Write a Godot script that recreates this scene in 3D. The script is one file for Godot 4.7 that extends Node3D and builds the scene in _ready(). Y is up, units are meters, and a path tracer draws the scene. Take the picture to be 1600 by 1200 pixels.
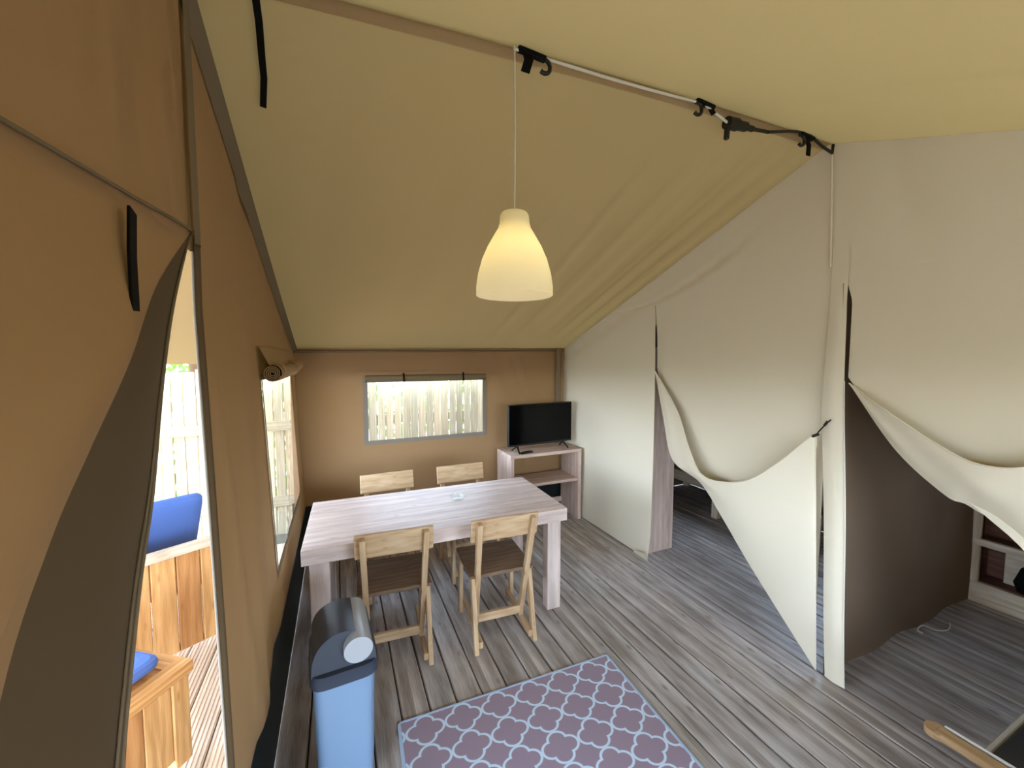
extends Node3D
# Interior of a canvas safari tent: canvas walls, plank floor, dining set, pendant lamp.

var M := {}            # materials
var rng := RandomNumberGenerator.new()

# ------------------------------------------------------------------ scene
func _ready() -> void:
	rng.seed = 7
	# camera
	var cam := Camera3D.new()
	cam.name = "camera"
	cam.keep_aspect = Camera3D.KEEP_HEIGHT
	cam.fov = rad_to_deg(2.0 * atan(600.0 / 616.9))
	cam.near = 0.03
	cam.position = Vector3(0, 1.8, 0)
	cam.rotation_degrees = Vector3(-3.71, -23.82, 0)
	add_child(cam)
	cam.current = true
	# sky and exposure
	var sky_m := ProceduralSkyMaterial.new()
	sky_m.sky_top_color = Color(0.77, 0.87, 1.0)
	sky_m.sky_horizon_color = Color(0.88, 0.94, 1.0)
	sky_m.ground_bottom_color = Color(0.35, 0.36, 0.30)
	sky_m.ground_horizon_color = Color(0.55, 0.57, 0.52)
	sky_m.sun_angle_max = 1.0
	var sky := Sky.new()
	sky.sky_material = sky_m
	var env := Environment.new()
	env.background_mode = Environment.BG_SKY
	env.sky = sky
	env.background_energy_multiplier = 25.0
	env.ambient_light_source = Environment.AMBIENT_SOURCE_SKY
	env.tonemap_mode = Environment.TONE_MAPPER_LINEAR
	env.tonemap_exposure = 1.0
	env.sdfgi_enabled = true
	env.ssao_enabled = true
	env.ssil_enabled = true
	var we := WorldEnvironment.new()
	we.name = "world_environment"
	we.environment = env
	add_child(we)

	make_materials()
	build_floor()
	build_ceiling()
	build_wall_back()
	build_wall_left()
	build_wall_right()
	build_wall_front()
	build_bedrooms()
	build_outside()
	build_curtains()
	build_rug()
	build_table()
	build_chairs()
	build_bin()
	build_tv()
	build_lamp()
	build_straps()
	build_bedroom_furniture()
	build_director_chair()

# ------------------------------------------------------------------ materials
func mat(key: String, col: Color, rough := 0.9, spec := 0.3) -> StandardMaterial3D:
	var m := StandardMaterial3D.new()
	m.resource_name = key
	m.albedo_color = col
	m.roughness = rough
	m.metallic_specular = spec
	m.cull_mode = BaseMaterial3D.CULL_DISABLED
	M[key] = m
	return m

func grain_image(w: int, h: int, seed_: int, dark: Color, light: Color, freq_y: float, knots: int) -> ImageTexture:
	var n := FastNoiseLite.new()
	n.seed = seed_
	n.frequency = 1.0
	n.fractal_octaves = 3
	var im := Image.create(w, h, false, Image.FORMAT_RGB8)
	var r := RandomNumberGenerator.new()
	r.seed = seed_
	var kn := []
	for i in knots:
		kn.append(Vector3(r.randf_range(0.1, 0.9) * w, r.randf_range(0.1, 0.9) * h, r.randf_range(3.0, 6.0)))
	for y in h:
		for x in w:
			var fx := float(x) / w
			var fy := float(y) / h
			var t := smoothstep(0.85, 1.0, fx)
			var v := lerpf(grain_at(n, fx, fy, freq_y), grain_at(n, fx - 1.0, fy, freq_y), t)
			for k in kn:
				var d: float = Vector2((x - k.x) * 0.55, y - k.y).length() / k.z
				if d < 2.2:
					v = lerpf(v, 0.15 if d < 1.0 else 0.42, clampf(2.2 - d, 0.0, 1.0))
			im.set_pixel(x, y, dark.lerp(light, clampf(v, 0.0, 1.0)))
	return ImageTexture.create_from_image(im)

func grain_at(n: FastNoiseLite, fx: float, fy: float, freq_y: float) -> float:
	var wob := n.get_noise_2d(fx * 2.0 + 31.0, fy * 2.0) * 0.25
	var rings := sin((fy + wob * 0.35) * freq_y * TAU) * 0.5 + 0.5
	var fine := n.get_noise_2d(fx * 6.0, fy * 90.0)
	var broad := n.get_noise_2d(fx * 1.6 + 9.0, fy * 5.0 + 4.0)
	return 0.5 + 0.28 * (rings - 0.5) + 0.38 * fine + 0.5 * broad

func wood(key: String, tex: Texture2D, tint: Color, rough := 0.75, us := 0.6, vs := 4.0) -> StandardMaterial3D:
	var m := mat(key, tint, rough, 0.3)
	m.albedo_texture = tex
	m.uv1_scale = Vector3(us, vs, 1)
	return m

func make_materials() -> void:
	# canvas: the light that soaks through is given by backlight
	var m := mat("canvas_wall", Color(0.61, 0.485, 0.355))
	soak(m, 0.0195, 0.0108, 0.0021)
	m = mat("canvas_roof", Color(0.67, 0.565, 0.405))
	soak(m, 0.0430, 0.0285, 0.0095)
	mat("canvas_inner", Color(0.87, 0.83, 0.74))
	mat("canvas_hem", Color(0.37, 0.305, 0.22))
	mat("canvas_blind", Color(0.66, 0.55, 0.41))
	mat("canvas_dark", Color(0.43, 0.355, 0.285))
	mat("seam_tape", Color(0.48, 0.42, 0.33))
	mat("window_tape", Color(0.52, 0.49, 0.45))
	mat("skirt", Color(0.13, 0.15, 0.14), 0.6)
	mat("black_strap", Color(0.03, 0.028, 0.026), 0.8)
	mat("black_plastic", Color(0.035, 0.033, 0.032), 0.45, 0.5)
	mat("white_cord", Color(0.86, 0.84, 0.78), 0.6)
	mat("grey_metal", Color(0.75, 0.75, 0.74), 0.3, 0.5)
	m = mat("clear_vinyl", Color(0.96, 0.97, 0.95, 0.10), 0.10, 0.4)
	m.transparency = BaseMaterial3D.TRANSPARENCY_ALPHA
	# woods
	var g1 := grain_image(512, 256, 11, Color(0.83, 0.815, 0.80), Color(1.0, 1.0, 0.99), 5.0, 6)
	var g2 := grain_image(512, 256, 23, Color(0.80, 0.74, 0.66), Color(1.0, 0.99, 0.97), 7.0, 9)
	var g3 := grain_image(512, 256, 37, Color(0.66, 0.62, 0.58), Color(1.0, 0.99, 0.98), 4.0, 8)
	wood("board_0", g3, Color(0.81, 0.785, 0.77), 0.42, 0.9, 2.2)
	wood("board_1", g3, Color(0.765, 0.745, 0.735), 0.42, 0.9, 2.2)
	wood("board_2", g3, Color(0.84, 0.815, 0.795), 0.42, 0.9, 2.2)
	wood("board_3", g3, Color(0.795, 0.78, 0.77), 0.42, 0.9, 2.2)
	wood("table_wood", g1, Color(0.92, 0.85, 0.82), 0.45, 1.0, 2.6)
	wood("pine", g2, Color(0.85, 0.75, 0.62), 0.55, 1.2, 3.0)
	wood("seat_wood", g2, Color(0.56, 0.49, 0.43), 0.45, 1.2, 3.0)
	wood("shelf_wood", g1, Color(0.87, 0.77, 0.71), 0.6, 0.9, 3.0)
	wood("pale_wood", g2, Color(0.90, 0.86, 0.80), 0.7, 0.8, 3.0)
	wood("brown_panel", g2, Color(0.52, 0.38, 0.34), 0.7, 0.8, 3.0)
	wood("dark_wood", g2, Color(0.40, 0.30, 0.22), 0.7, 0.8, 3.0)
	wood("garden_wood", g2, Color(0.88, 0.70, 0.48), 0.7, 0.8, 3.5)
	wood("garden_wood_dark", g2, Color(0.78, 0.58, 0.38), 0.7, 0.8, 3.5)
	wood("deck_wood", g1, Color(0.97, 0.90, 0.82), 0.7, 0.5, 3.3)
	wood("picket_0", g2, Color(0.90, 0.85, 0.74), 0.8, 0.7, 6.0)
	wood("picket_1", g2, Color(0.82, 0.78, 0.68), 0.8, 0.7, 6.0)
	wood("picket_2", g2, Color(0.95, 0.88, 0.76), 0.8, 0.7, 6.0)
	wood("arm_wood", g2, Color(0.70, 0.60, 0.48), 0.5, 0.8, 3.0)
	# plastics, fabrics
	mat("bin_body", Color(0.46, 0.56, 0.67), 0.35, 0.5)
	mat("bin_lid", Color(0.20, 0.225, 0.27), 0.42, 0.4)
	mat("bin_flap", Color(0.62, 0.64, 0.66), 0.3, 0.5)
	mat("blue_fabric", Color(0.33, 0.45, 0.72), 0.9)
	mat("black_fabric", Color(0.03, 0.03, 0.035), 0.9)
	mat("tv_screen", Color(0.008, 0.009, 0.010), 0.15, 0.28)
	mat("tv_case", Color(0.02, 0.02, 0.022), 0.4, 0.5)
	m = mat("lamp_shade", Color(0.95, 0.93, 0.88), 0.4, 0.4)
	soak(m, 0.95, 0.93, 0.74)
	m = mat("bulb_glow", Color(1, 1, 1), 0.5)
	m.emission_enabled = true
	m.emission = Color(1.0, 0.86, 0.55)
	m.emission_energy_multiplier = 3.0
	m = mat("dish_glass", Color(0.85, 0.96, 0.98, 0.18), 0.08, 0.5)
	m.transparency = BaseMaterial3D.TRANSPARENCY_ALPHA
	mat("rug_edge", Color(0.68, 0.76, 0.86), 0.95)
	m = mat("rug_pattern", Color(1, 1, 1), 0.95, 0.2)
	m.albedo_texture = rug_tile()
	m.uv1_scale = Vector3(1.0 / 0.189, 1.0 / 0.158, 1)
	mat("gravel", Color(0.47, 0.45, 0.40), 1.0, 0.1)
	m = mat("leaf", Color(0.36, 0.45, 0.22), 0.8, 0.2)
	soak(m, 0.10, 0.16, 0.02)

func soak(m: StandardMaterial3D, r: float, g: float, b: float) -> void:
	m.backlight_enabled = true
	m.backlight = Color(r, g, b).linear_to_srgb()

func rug_tile() -> ImageTexture:
	var w := 256
	var im := Image.create(w, w, false, Image.FORMAT_RGB8)
	var line := Color(0.80, 0.88, 0.95)
	var ground := Color(0.61, 0.545, 0.60)
	var lobes := [Vector2(0.235, 0), Vector2(-0.235, 0), Vector2(0, 0.235), Vector2(0, -0.235), Vector2.ZERO]
	for y in w:
		for x in w:
			var p := Vector2((x + 0.5) / w, (y + 0.5) / w)
			var d := 9.0
			for c in [Vector2(0, 0), Vector2(1, 0), Vector2(0, 1), Vector2(1, 1)]:
				for l in lobes:
					d = minf(d, p.distance_to(c + l) - 0.236)
			var t := smoothstep(0.024, 0.042, absf(d - 0.004))
			im.set_pixel(x, y, line.lerp(ground, t))
	return ImageTexture.create_from_image(im)

# ------------------------------------------------------------------ mesh helpers
func begin() -> SurfaceTool:
	var st := SurfaceTool.new()
	st.begin(Mesh.PRIMITIVE_TRIANGLES)
	return st

func tri(st: SurfaceTool, a: Vector3, b: Vector3, c: Vector3, n: Vector3, ua := Vector2.ZERO, ub := Vector2.ZERO, uc := Vector2.ZERO) -> void:
	if (b - a).cross(c - a).dot(n) > 0.0:
		var t := b; b = c; c = t
		var tu := ub; ub = uc; uc = tu
	for k in [[a, ua], [b, ub], [c, uc]]:
		st.set_normal(n)
		st.set_uv(k[1])
		st.add_vertex(k[0])

# chamfered box centred at x.origin; grain runs along its longest side
func add_box(st: SurfaceTool, size: Vector3, x := Transform3D(), bev := 0.003, uvo := Vector2.ZERO) -> void:
	var h := size * 0.5
	bev = minf(bev, minf(h.x, minf(h.y, h.z)) * 0.9)
	var g := 0
	if size.y > size[g]: g = 1
	if size.z > size[g]: g = 2
	var uv := func(p: Vector3, ax: int) -> Vector2:
		var o1 := (ax + 1) % 3
		var o2 := (ax + 2) % 3
		if o2 == g:
			var t := o1; o1 = o2; o2 = t
		return Vector2(p[o1], p[o2]) + uvo
	var vert := func(s: Vector3, ax: int) -> Vector3:
		var p := Vector3.ZERO
		for i in 3:
			p[i] = s[i] * (h[i] if i == ax else h[i] - bev)
		return p
	for ax in 3:
		for sg in [-1.0, 1.0]:
			var o1 := (ax + 1) % 3
			var o2 := (ax + 2) % 3
			var c := []
			for q in [[-1.0, -1.0], [1.0, -1.0], [1.0, 1.0], [-1.0, 1.0]]:
				var s := Vector3.ZERO
				s[ax] = sg; s[o1] = q[0]; s[o2] = q[1]
				c.append(vert.call(s, ax))
			var n := Vector3.ZERO
			n[ax] = sg
			n = (x.basis * n).normalized()
			tri(st, x * c[0], x * c[1], x * c[2], n, uv.call(c[0], ax), uv.call(c[1], ax), uv.call(c[2], ax))
			tri(st, x * c[0], x * c[2], x * c[3], n, uv.call(c[0], ax), uv.call(c[2], ax), uv.call(c[3], ax))
	if bev <= 0.0: return
	for ax in 3:                      # edges along ax
		var o1 := (ax + 1) % 3
		var o2 := (ax + 2) % 3
		for a in [-1.0, 1.0]:
			for b in [-1.0, 1.0]:
				var s0 := Vector3.ZERO
				s0[o1] = a; s0[o2] = b; s0[ax] = -1.0
				var s1 := s0
				s1[ax] = 1.0
				var p: Array = [vert.call(s0, o1), vert.call(s1, o1), vert.call(s1, o2), vert.call(s0, o2)]
				var n := Vector3.ZERO
				n[o1] = a; n[o2] = b
				n = (x.basis * n).normalized()
				tri(st, x * p[0], x * p[1], x * p[2], n, uv.call(p[0], o1), uv.call(p[1], o1), uv.call(p[2], o1))
				tri(st, x * p[0], x * p[2], x * p[3], n, uv.call(p[0], o1), uv.call(p[2], o1), uv.call(p[3], o1))
	for a in [-1.0, 1.0]:
		for b in [-1.0, 1.0]:
			for c in [-1.0, 1.0]:
				var s := Vector3(a, b, c)
				tri(st, x * vert.call(s, 0), x * vert.call(s, 1), x * vert.call(s, 2), (x.basis * s).normalized())

# bar between two points with a rectangular section (w across 'side', d across the other)
func bar_xf(a: Vector3, b: Vector3, side := Vector3.RIGHT) -> Transform3D:
	var y := (b - a).normalized()
	var z := side.cross(y).normalized()
	var xx := y.cross(z).normalized()
	return Transform3D(Basis(xx, y, z), (a + b) * 0.5)

func add_bar(st: SurfaceTool, a: Vector3, b: Vector3, w: float, d: float, side := Vector3.RIGHT, bev := 0.003, uvo := Vector2.ZERO) -> void:
	add_box(st, Vector3(w, a.distance_to(b), d), bar_xf(a, b, side), bev, uvo)

func add_tube(st: SurfaceTool, pts: Array, r: float, sides := 8, closed_ends := true) -> void:
	var rings := []
	var up := Vector3.UP
	for i in pts.size():
		var d: Vector3 = (pts[mini(i + 1, pts.size() - 1)] - pts[maxi(i - 1, 0)]).normalized()
		if absf(d.dot(up)) > 0.95: up = Vector3.RIGHT if absf(d.x) < 0.9 else Vector3.FORWARD
		var u := d.cross(up).normalized()
		var v := u.cross(d).normalized()
		up = v
		var ring := []
		for k in sides:
			var a := TAU * k / sides
			var n := u * cos(a) + v * sin(a)
			ring.append([pts[i] + n * r, n])
		rings.append(ring)
	for i in rings.size() - 1:
		for k in sides:
			var q := [rings[i][k], rings[i + 1][k], rings[i + 1][(k + 1) % sides], rings[i][(k + 1) % sides]]
			smooth_quad(st, q)
	if closed_ends:
		for e in [0, rings.size() - 1]:
			var n: Vector3 = (pts[e] - pts[1 if e == 0 else e - 1]).normalized()
			for k in sides:
				tri(st, pts[e], rings[e][k][0], rings[e][(k + 1) % sides][0], n)

func smooth_quad(st: SurfaceTool, q: Array, uvs := [Vector2.ZERO, Vector2.ZERO, Vector2.ZERO, Vector2.ZERO]) -> void:
	for t in [[0, 1, 2], [0, 2, 3]]:
		var a: Vector3 = q[t[0]][0]
		var b: Vector3 = q[t[1]][0]
		var c: Vector3 = q[t[2]][0]
		var fn := (b - a).cross(c - a)
		if fn.length_squared() < 1e-16: continue
		var o: Array = t if fn.dot(q[t[0]][1] + q[t[1]][1] + q[t[2]][1]) < 0.0 else [t[0], t[2], t[1]]
		for k in o:
			st.set_normal(q[k][1])
			st.set_uv(uvs[k])
			st.add_vertex(q[k][0])

func add_lathe(st: SurfaceTool, prof: Array, centre: Vector3, seg := 32) -> void:
	for i in prof.size() - 1:
		var a: Vector2 = prof[i]
		var b: Vector2 = prof[i + 1]
		var pa: Vector2 = prof[maxi(i - 1, 0)]
		var nb: Vector2 = prof[mini(i + 2, prof.size() - 1)]
		var ta := (b - pa)
		var tb := (nb - a)
		for k in seg:
			var q := []
			for e in [[a, ta, k], [b, tb, k], [b, tb, k + 1], [a, ta, k + 1]]:
				var an: float = TAU * e[2] / seg
				var dir := Vector3(cos(an), 0, sin(an))
				var n: Vector3 = (dir * e[1].y - Vector3.UP * e[1].x).normalized()
				q.append([centre + dir * e[0].x + Vector3.UP * e[0].y, n])
			smooth_quad(st, q)

# smooth grid surface over the listed parameters; f(u, v) -> Vector3; skip(u, v) leaves a hole
func add_sheet(st: SurfaceTool, us: Array, vs: Array, f: Callable, skip: Variant = null) -> void:
	var e := 0.004
	var nodes := []
	for u in us:
		var col := []
		for v in vs:
			var p: Vector3 = f.call(u, v)
			var du: Vector3 = f.call(u + e, v) - f.call(u - e, v)
			var dv: Vector3 = f.call(u, v + e) - f.call(u, v - e)
			var n := du.cross(dv)
			if n.length_squared() < 1e-14: n = Vector3.UP
			col.append([p, n.normalized()])
		nodes.append(col)
	for i in us.size() - 1:
		for j in vs.size() - 1:
			if skip != null and skip.call((us[i] + us[i + 1]) * 0.5, (vs[j] + vs[j + 1]) * 0.5):
				continue
			smooth_quad(st, [nodes[i][j], nodes[i + 1][j], nodes[i + 1][j + 1], nodes[i][j + 1]])

func span(a: float, b: float, n: int, extra := []) -> Array:
	var out := []
	for i in n + 1:
		out.append(lerpf(a, b, float(i) / n))
	for e in extra:
		out.append(e)
	out.sort()
	if a > b: out.reverse()
	return out

# ------------------------------------------------------------------ node helpers
func node(called: String, parent: Node = self) -> Node3D:
	var o := Node3D.new()
	o.name = called
	parent.add_child(o, true)
	return o

func put(called: String, st: SurfaceTool, material: String, parent: Node = self) -> MeshInstance3D:
	var o := MeshInstance3D.new()
	o.name = called
	o.mesh = st.commit()
	o.material_override = null
	o.mesh.surface_set_material(0, M[material])
	parent.add_child(o, true)
	return o

func put_mesh(called: String, mesh: Mesh, material: String, parent: Node, at := Transform3D()) -> MeshInstance3D:
	var o := MeshInstance3D.new()
	o.name = called
	o.mesh = mesh
	o.material_override = M[material]
	o.transform = at
	parent.add_child(o, true)
	return o

func box_part(called: String, size: Vector3, at: Vector3, material: String, parent: Node, bev := 0.003, basis := Basis()) -> MeshInstance3D:
	var st := begin()
	add_box(st, size, Transform3D(basis, at), bev, Vector2(rng.randf() * 2.0, rng.randf() * 2.0))
	return put(called, st, material, parent)

func tag(o: Node, label: String, category: String, group := "") -> void:
	o.set_meta("label", label)
	o.set_meta("category", category)
	if group: o.set_meta("group", group)

func thing(called: String, label: String, category: String, at := Vector3.ZERO, turn := 0.0, group := "") -> Node3D:
	var o := node(called)
	o.position = at
	o.rotation_degrees.y = turn
	tag(o, label, category, group)
	return o

func setting(called: String, label := "", category := "") -> Node3D:
	var o := node(called)
	o.set_meta("kind", "structure")
	if label: tag(o, label, category)
	return o

func bump(x: float, c: float, w: float) -> float:
	var t := (x - c) / w
	return exp(-t * t)

# ------------------------------------------------------------------ the tent's shape
const RZ := -1.35      # ridge
const FZ := -4.12      # back wall
const NZ := 1.45       # front wall
const PX := 2.5        # partition

func ridge_y(x: float) -> float:
	return 2.86 + 0.075 * x - 0.012 * x * x

func eave_y(x: float) -> float:
	return 1.885 + 0.012 * x

func roof_wrinkle(x: float, t: float) -> float:
	var k := 0.0
	var fan := (2.5 - x) * 0.10 * t
	for w in [[2.38, 0.05, 0.016], [2.22, 0.06, 0.014], [2.02, 0.07, -0.012], [1.80, 0.07, 0.012], [1.55, 0.05, 0.010], [1.20, 0.06, 0.007], [0.55, 0.09, 0.006], [0.05, 0.1, 0.005]]:
		k += 2.0 * w[2] * bump(x + fan, w[0], w[1] * 0.8)
	return k * sin(PI * clampf(t, 0.0, 1.0)) * (1.0 - 0.2 * t)

func roof_far(x: float, t: float) -> Vector3:   # t 0 ridge, 1 back eave
	var y := lerpf(ridge_y(x), eave_y(x), t) - 0.03 * sin(PI * clampf(t, 0.0, 1.0)) * clampf(2.6 - x, 0.0, 1.0) + roof_wrinkle(x, t)
	return Vector3(x, y, lerpf(RZ, FZ, t))

func roof_near(x: float, t: float) -> Vector3:
	var y := lerpf(ridge_y(x), eave_y(x), t) - 0.02 * sin(PI * clampf(t, 0.0, 1.0))
	y += 0.028 * bump(x - 0.8 * t, 1.7, 0.14) * sin(PI * clampf(t, 0.0, 1.0)) + 0.010 * bump(x + 0.5 * t, 1.1, 0.2) * t
	return Vector3(x, y, lerpf(RZ, NZ, t))

func roof_at(x: float, z: float) -> float:
	if z < RZ:
		return roof_far(x, (RZ - z) / (RZ - FZ)).y
	return roof_near(x, (z - RZ) / (NZ - RZ)).y

func wall_x(y: float) -> float:
	return -0.37 + 0.06 * clampf((1.95 - y) / 1.5, 0.0, 1.1)

# ------------------------------------------------------------------ structure
func build_floor() -> void:
	var fl := setting("floor")
	var meshes := []
	for k in 5:
		var st := begin()
		add_box(st, Vector3(0.1335, 0.028, 5.80), Transform3D(), 0.005, Vector2(k * 0.77, k * 0.31))
		meshes.append(st.commit())
	var i := 0
	var x := -0.45
	while x < 4.6:
		var at := Transform3D(Basis(), Vector3(x + 0.07, -0.014 - rng.randf() * 0.0015, -1.33))
		put_mesh("floorboard", meshes[i % 5], "board_%d" % rng.randi_range(0, 3), fl, at)
		x += 0.140
		i += 1
	# joists' dark underlay closes the gaps
	box_part("subfloor", Vector3(5.2, 0.04, 5.9), Vector3(2.1, -0.05, -1.33), "skirt", fl, 0.0)

func build_ceiling() -> void:
	var c := setting("ceiling")
	var st := begin()
	add_sheet(st, span(-3.0, 4.75, 150), span(0.0, 1.14, 22), roof_far)
	put("roof_panel", st, "canvas_roof", c)
	st = begin()
	add_sheet(st, span(-3.0, 4.75, 100), span(0.0, 1.08, 22), roof_near)
	put("roof_panel", st, "canvas_roof", c)
	# valance that hangs outside under the back eave
	st = begin()
	add_sheet(st, span(-0.45, 2.55, 60), span(0.0, 1.0, 5), func(x, v): return Vector3(x, lerpf(roof_far(x, 1.03).y - 0.005, 1.64, v), FZ - 0.085 + 0.008 * sin(x * 17.0) * v))
	put("eave_valance", st, "canvas_hem", c)
	# tape along the junction of the roof and the partition, and along the ridge
	st = begin()
	add_sheet(st, span(0.0, 1.0, 30), span(0.0, 1.0, 1), func(u, v): return Vector3(wall_x(3) + 0.004 + 0.035 * v, roof_at(wall_x(3) + 0.035 * v, lerpf(RZ, FZ, u)) - 0.012 - 0.03 * (1.0 - v), lerpf(RZ, FZ, u)))
	put("seam_tape", st, "seam_tape", c)
	st = begin()
	add_sheet(st, span(-0.36, 2.49, 30), span(-1.0, 1.0, 4), func(u, v): return Vector3(u, ridge_y(u) - 0.006 - 0.014 * absf(v), RZ + 0.03 * v))
	put("seam_tape", st, "canvas_roof", c)

func wall_grid(st: SurfaceTool, us: Array, vs: Array, f: Callable, hole: Rect2) -> void:
	add_sheet(st, us, vs, f, func(u, v): return hole.has_point(Vector2(u, v)))

func back_z(x: float, y: float) -> float:
	var w := 0.0
	w += 0.010 * bump(x + 0.35 * (y - 1.5), 2.0, 0.05) * smoothstep(1.2, 1.7, y)
	w += 0.010 * bump(x + 0.35 * (y - 1.5), 1.85, 0.05) * smoothstep(1.2, 1.7, y)
	w += 0.008 * bump(x + 0.35 * (y - 1.5), 1.68, 0.05) * smoothstep(1.2, 1.7, y)
	w += 0.02 * sin(x * 2.1 + 0.5) * sin(PI * clampf((y - 0.4) / 1.5, 0.0, 1.0))
	return FZ + 0.02 + w

func build_wall_back() -> void:
	var w := setting("wall_back")
	var win := Rect2(0.262, 0.99, 1.195, 0.575)
	var f := func(x: float, y: float) -> Vector3: return Vector3(x, y, back_z(x, y))
	var st := begin()
	wall_grid(st, span(-0.40, 2.52, 60, [win.position.x, win.end.x]), span(0.41, 1.93, 30, [win.position.y, win.end.y]), f, win)
	put("canvas_panel", st, "canvas_wall", w)
	st = begin()
	add_sheet(st, span(-0.42, 2.52, 20), span(0.0, 0.45, 4), func(x, y): return Vector3(x, y, FZ + 0.0 + 0.05 * (0.45 - y)))
	put("ground_skirt", st, "skirt", w)
	st = begin()
	add_tube(st, span_points(Vector3(-0.36, 1.862, FZ + 0.03), Vector3(2.48, 1.893, FZ + 0.03), 12), 0.010, 8)
	put("eave_seam", st, "seam_tape", w)
	# the corner upright behind the television
	st = begin()
	add_sheet(st, span(0.0, 1.0, 6), span(0.7, 1.9, 12), func(u, y): return Vector3(2.36 + 0.075 * u - 0.03 * (1.9 - y) * 0.6, y, FZ + 0.07 + 0.03 * sin(u * PI)))
	put("corner_sleeve", st, "seam_tape", w)
	st = begin()
	add_sheet(st, span(0.12, 1.60, 20), span(0.0, 1.0, 3), func(x, v): return Vector3(x, 1.625 + 0.045 * v, back_z(x, 1.65) + 0.012))
	put("valance_seam", st, "canvas_wall", w)

	var wi := setting("window_2")
	st = begin()
	frame_strips(st, f, win, 0.042, Vector3(0, 0, 0.006))
	put("window_frame", st, "window_tape", wi)
	st = begin()
	add_sheet(st, span(win.position.x, win.end.x, 16), span(win.position.y, win.end.y, 8), f)
	put("pane", st, "clear_vinyl", wi)
	# rolled flap above the pane
	st = begin()
	add_sheet(st, span(win.position.x - 0.02, win.end.x + 0.03, 20), span(0.0, 1.0, 6), func(x, v): return Vector3(x, 1.60 - 0.035 * cos(v * PI), back_z(x, 1.6) + 0.01 + 0.03 * sin(v * PI)))
	put("rolled_flap", st, "seam_tape", wi)
	for x in [0.60, 1.215]:
		st = begin()
		add_bar(st, Vector3(x, 1.655, FZ + 0.085), Vector3(x + 0.006, 1.565, FZ + 0.085), 0.018, 0.006)
		put("flap_tie", st, "black_strap", wi)

func frame_strips(st: SurfaceTool, f: Callable, r: Rect2, w: float, off: Vector3) -> void:
	var g := func(a: float, b: float) -> Vector3: return f.call(a, b) + off
	add_sheet(st, span(r.position.x - w, r.position.x, 1), span(r.position.y - w, r.end.y + w, 10), g)
	add_sheet(st, span(r.end.x, r.end.x + w, 1), span(r.position.y - w, r.end.y + w, 10), g)
	add_sheet(st, span(r.position.x, r.end.x, 16), span(r.position.y - w, r.position.y, 1), g)
	add_sheet(st, span(r.position.x, r.end.x, 16), span(r.end.y, r.end.y + w, 1), g)

func span_points(a: Vector3, b: Vector3, n: int, sag := 0.0) -> Array:
	var out := []
	for i in n + 1:
		var t := float(i) / n
		out.append(a.lerp(b, t) - Vector3(0, sag * 4.0 * t * (1.0 - t), 0))
	return out

const JAMB := -1.41
func left_pos(z: float, y: float) -> Vector3:
	var x := wall_x(y)
	# loose folds in the canvas
	x += 0.020 * bump(z + 0.10 * (y - 1.0), -1.85, 0.09) * smoothstep(2.2, 1.2, y)
	x += 0.013 * bump(z - 0.12 * (y - 1.0), -1.62, 0.05) * smoothstep(2.4, 1.4, y)
	x -= 0.012 * bump(z, -2.15, 0.1)
	return Vector3(x, y, z)

func jamb_z(y: float) -> float:
	return JAMB + 0.20 * pow(clampf((2.16 - y) / 2.16, 0.0, 1.0), 1.2)

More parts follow.
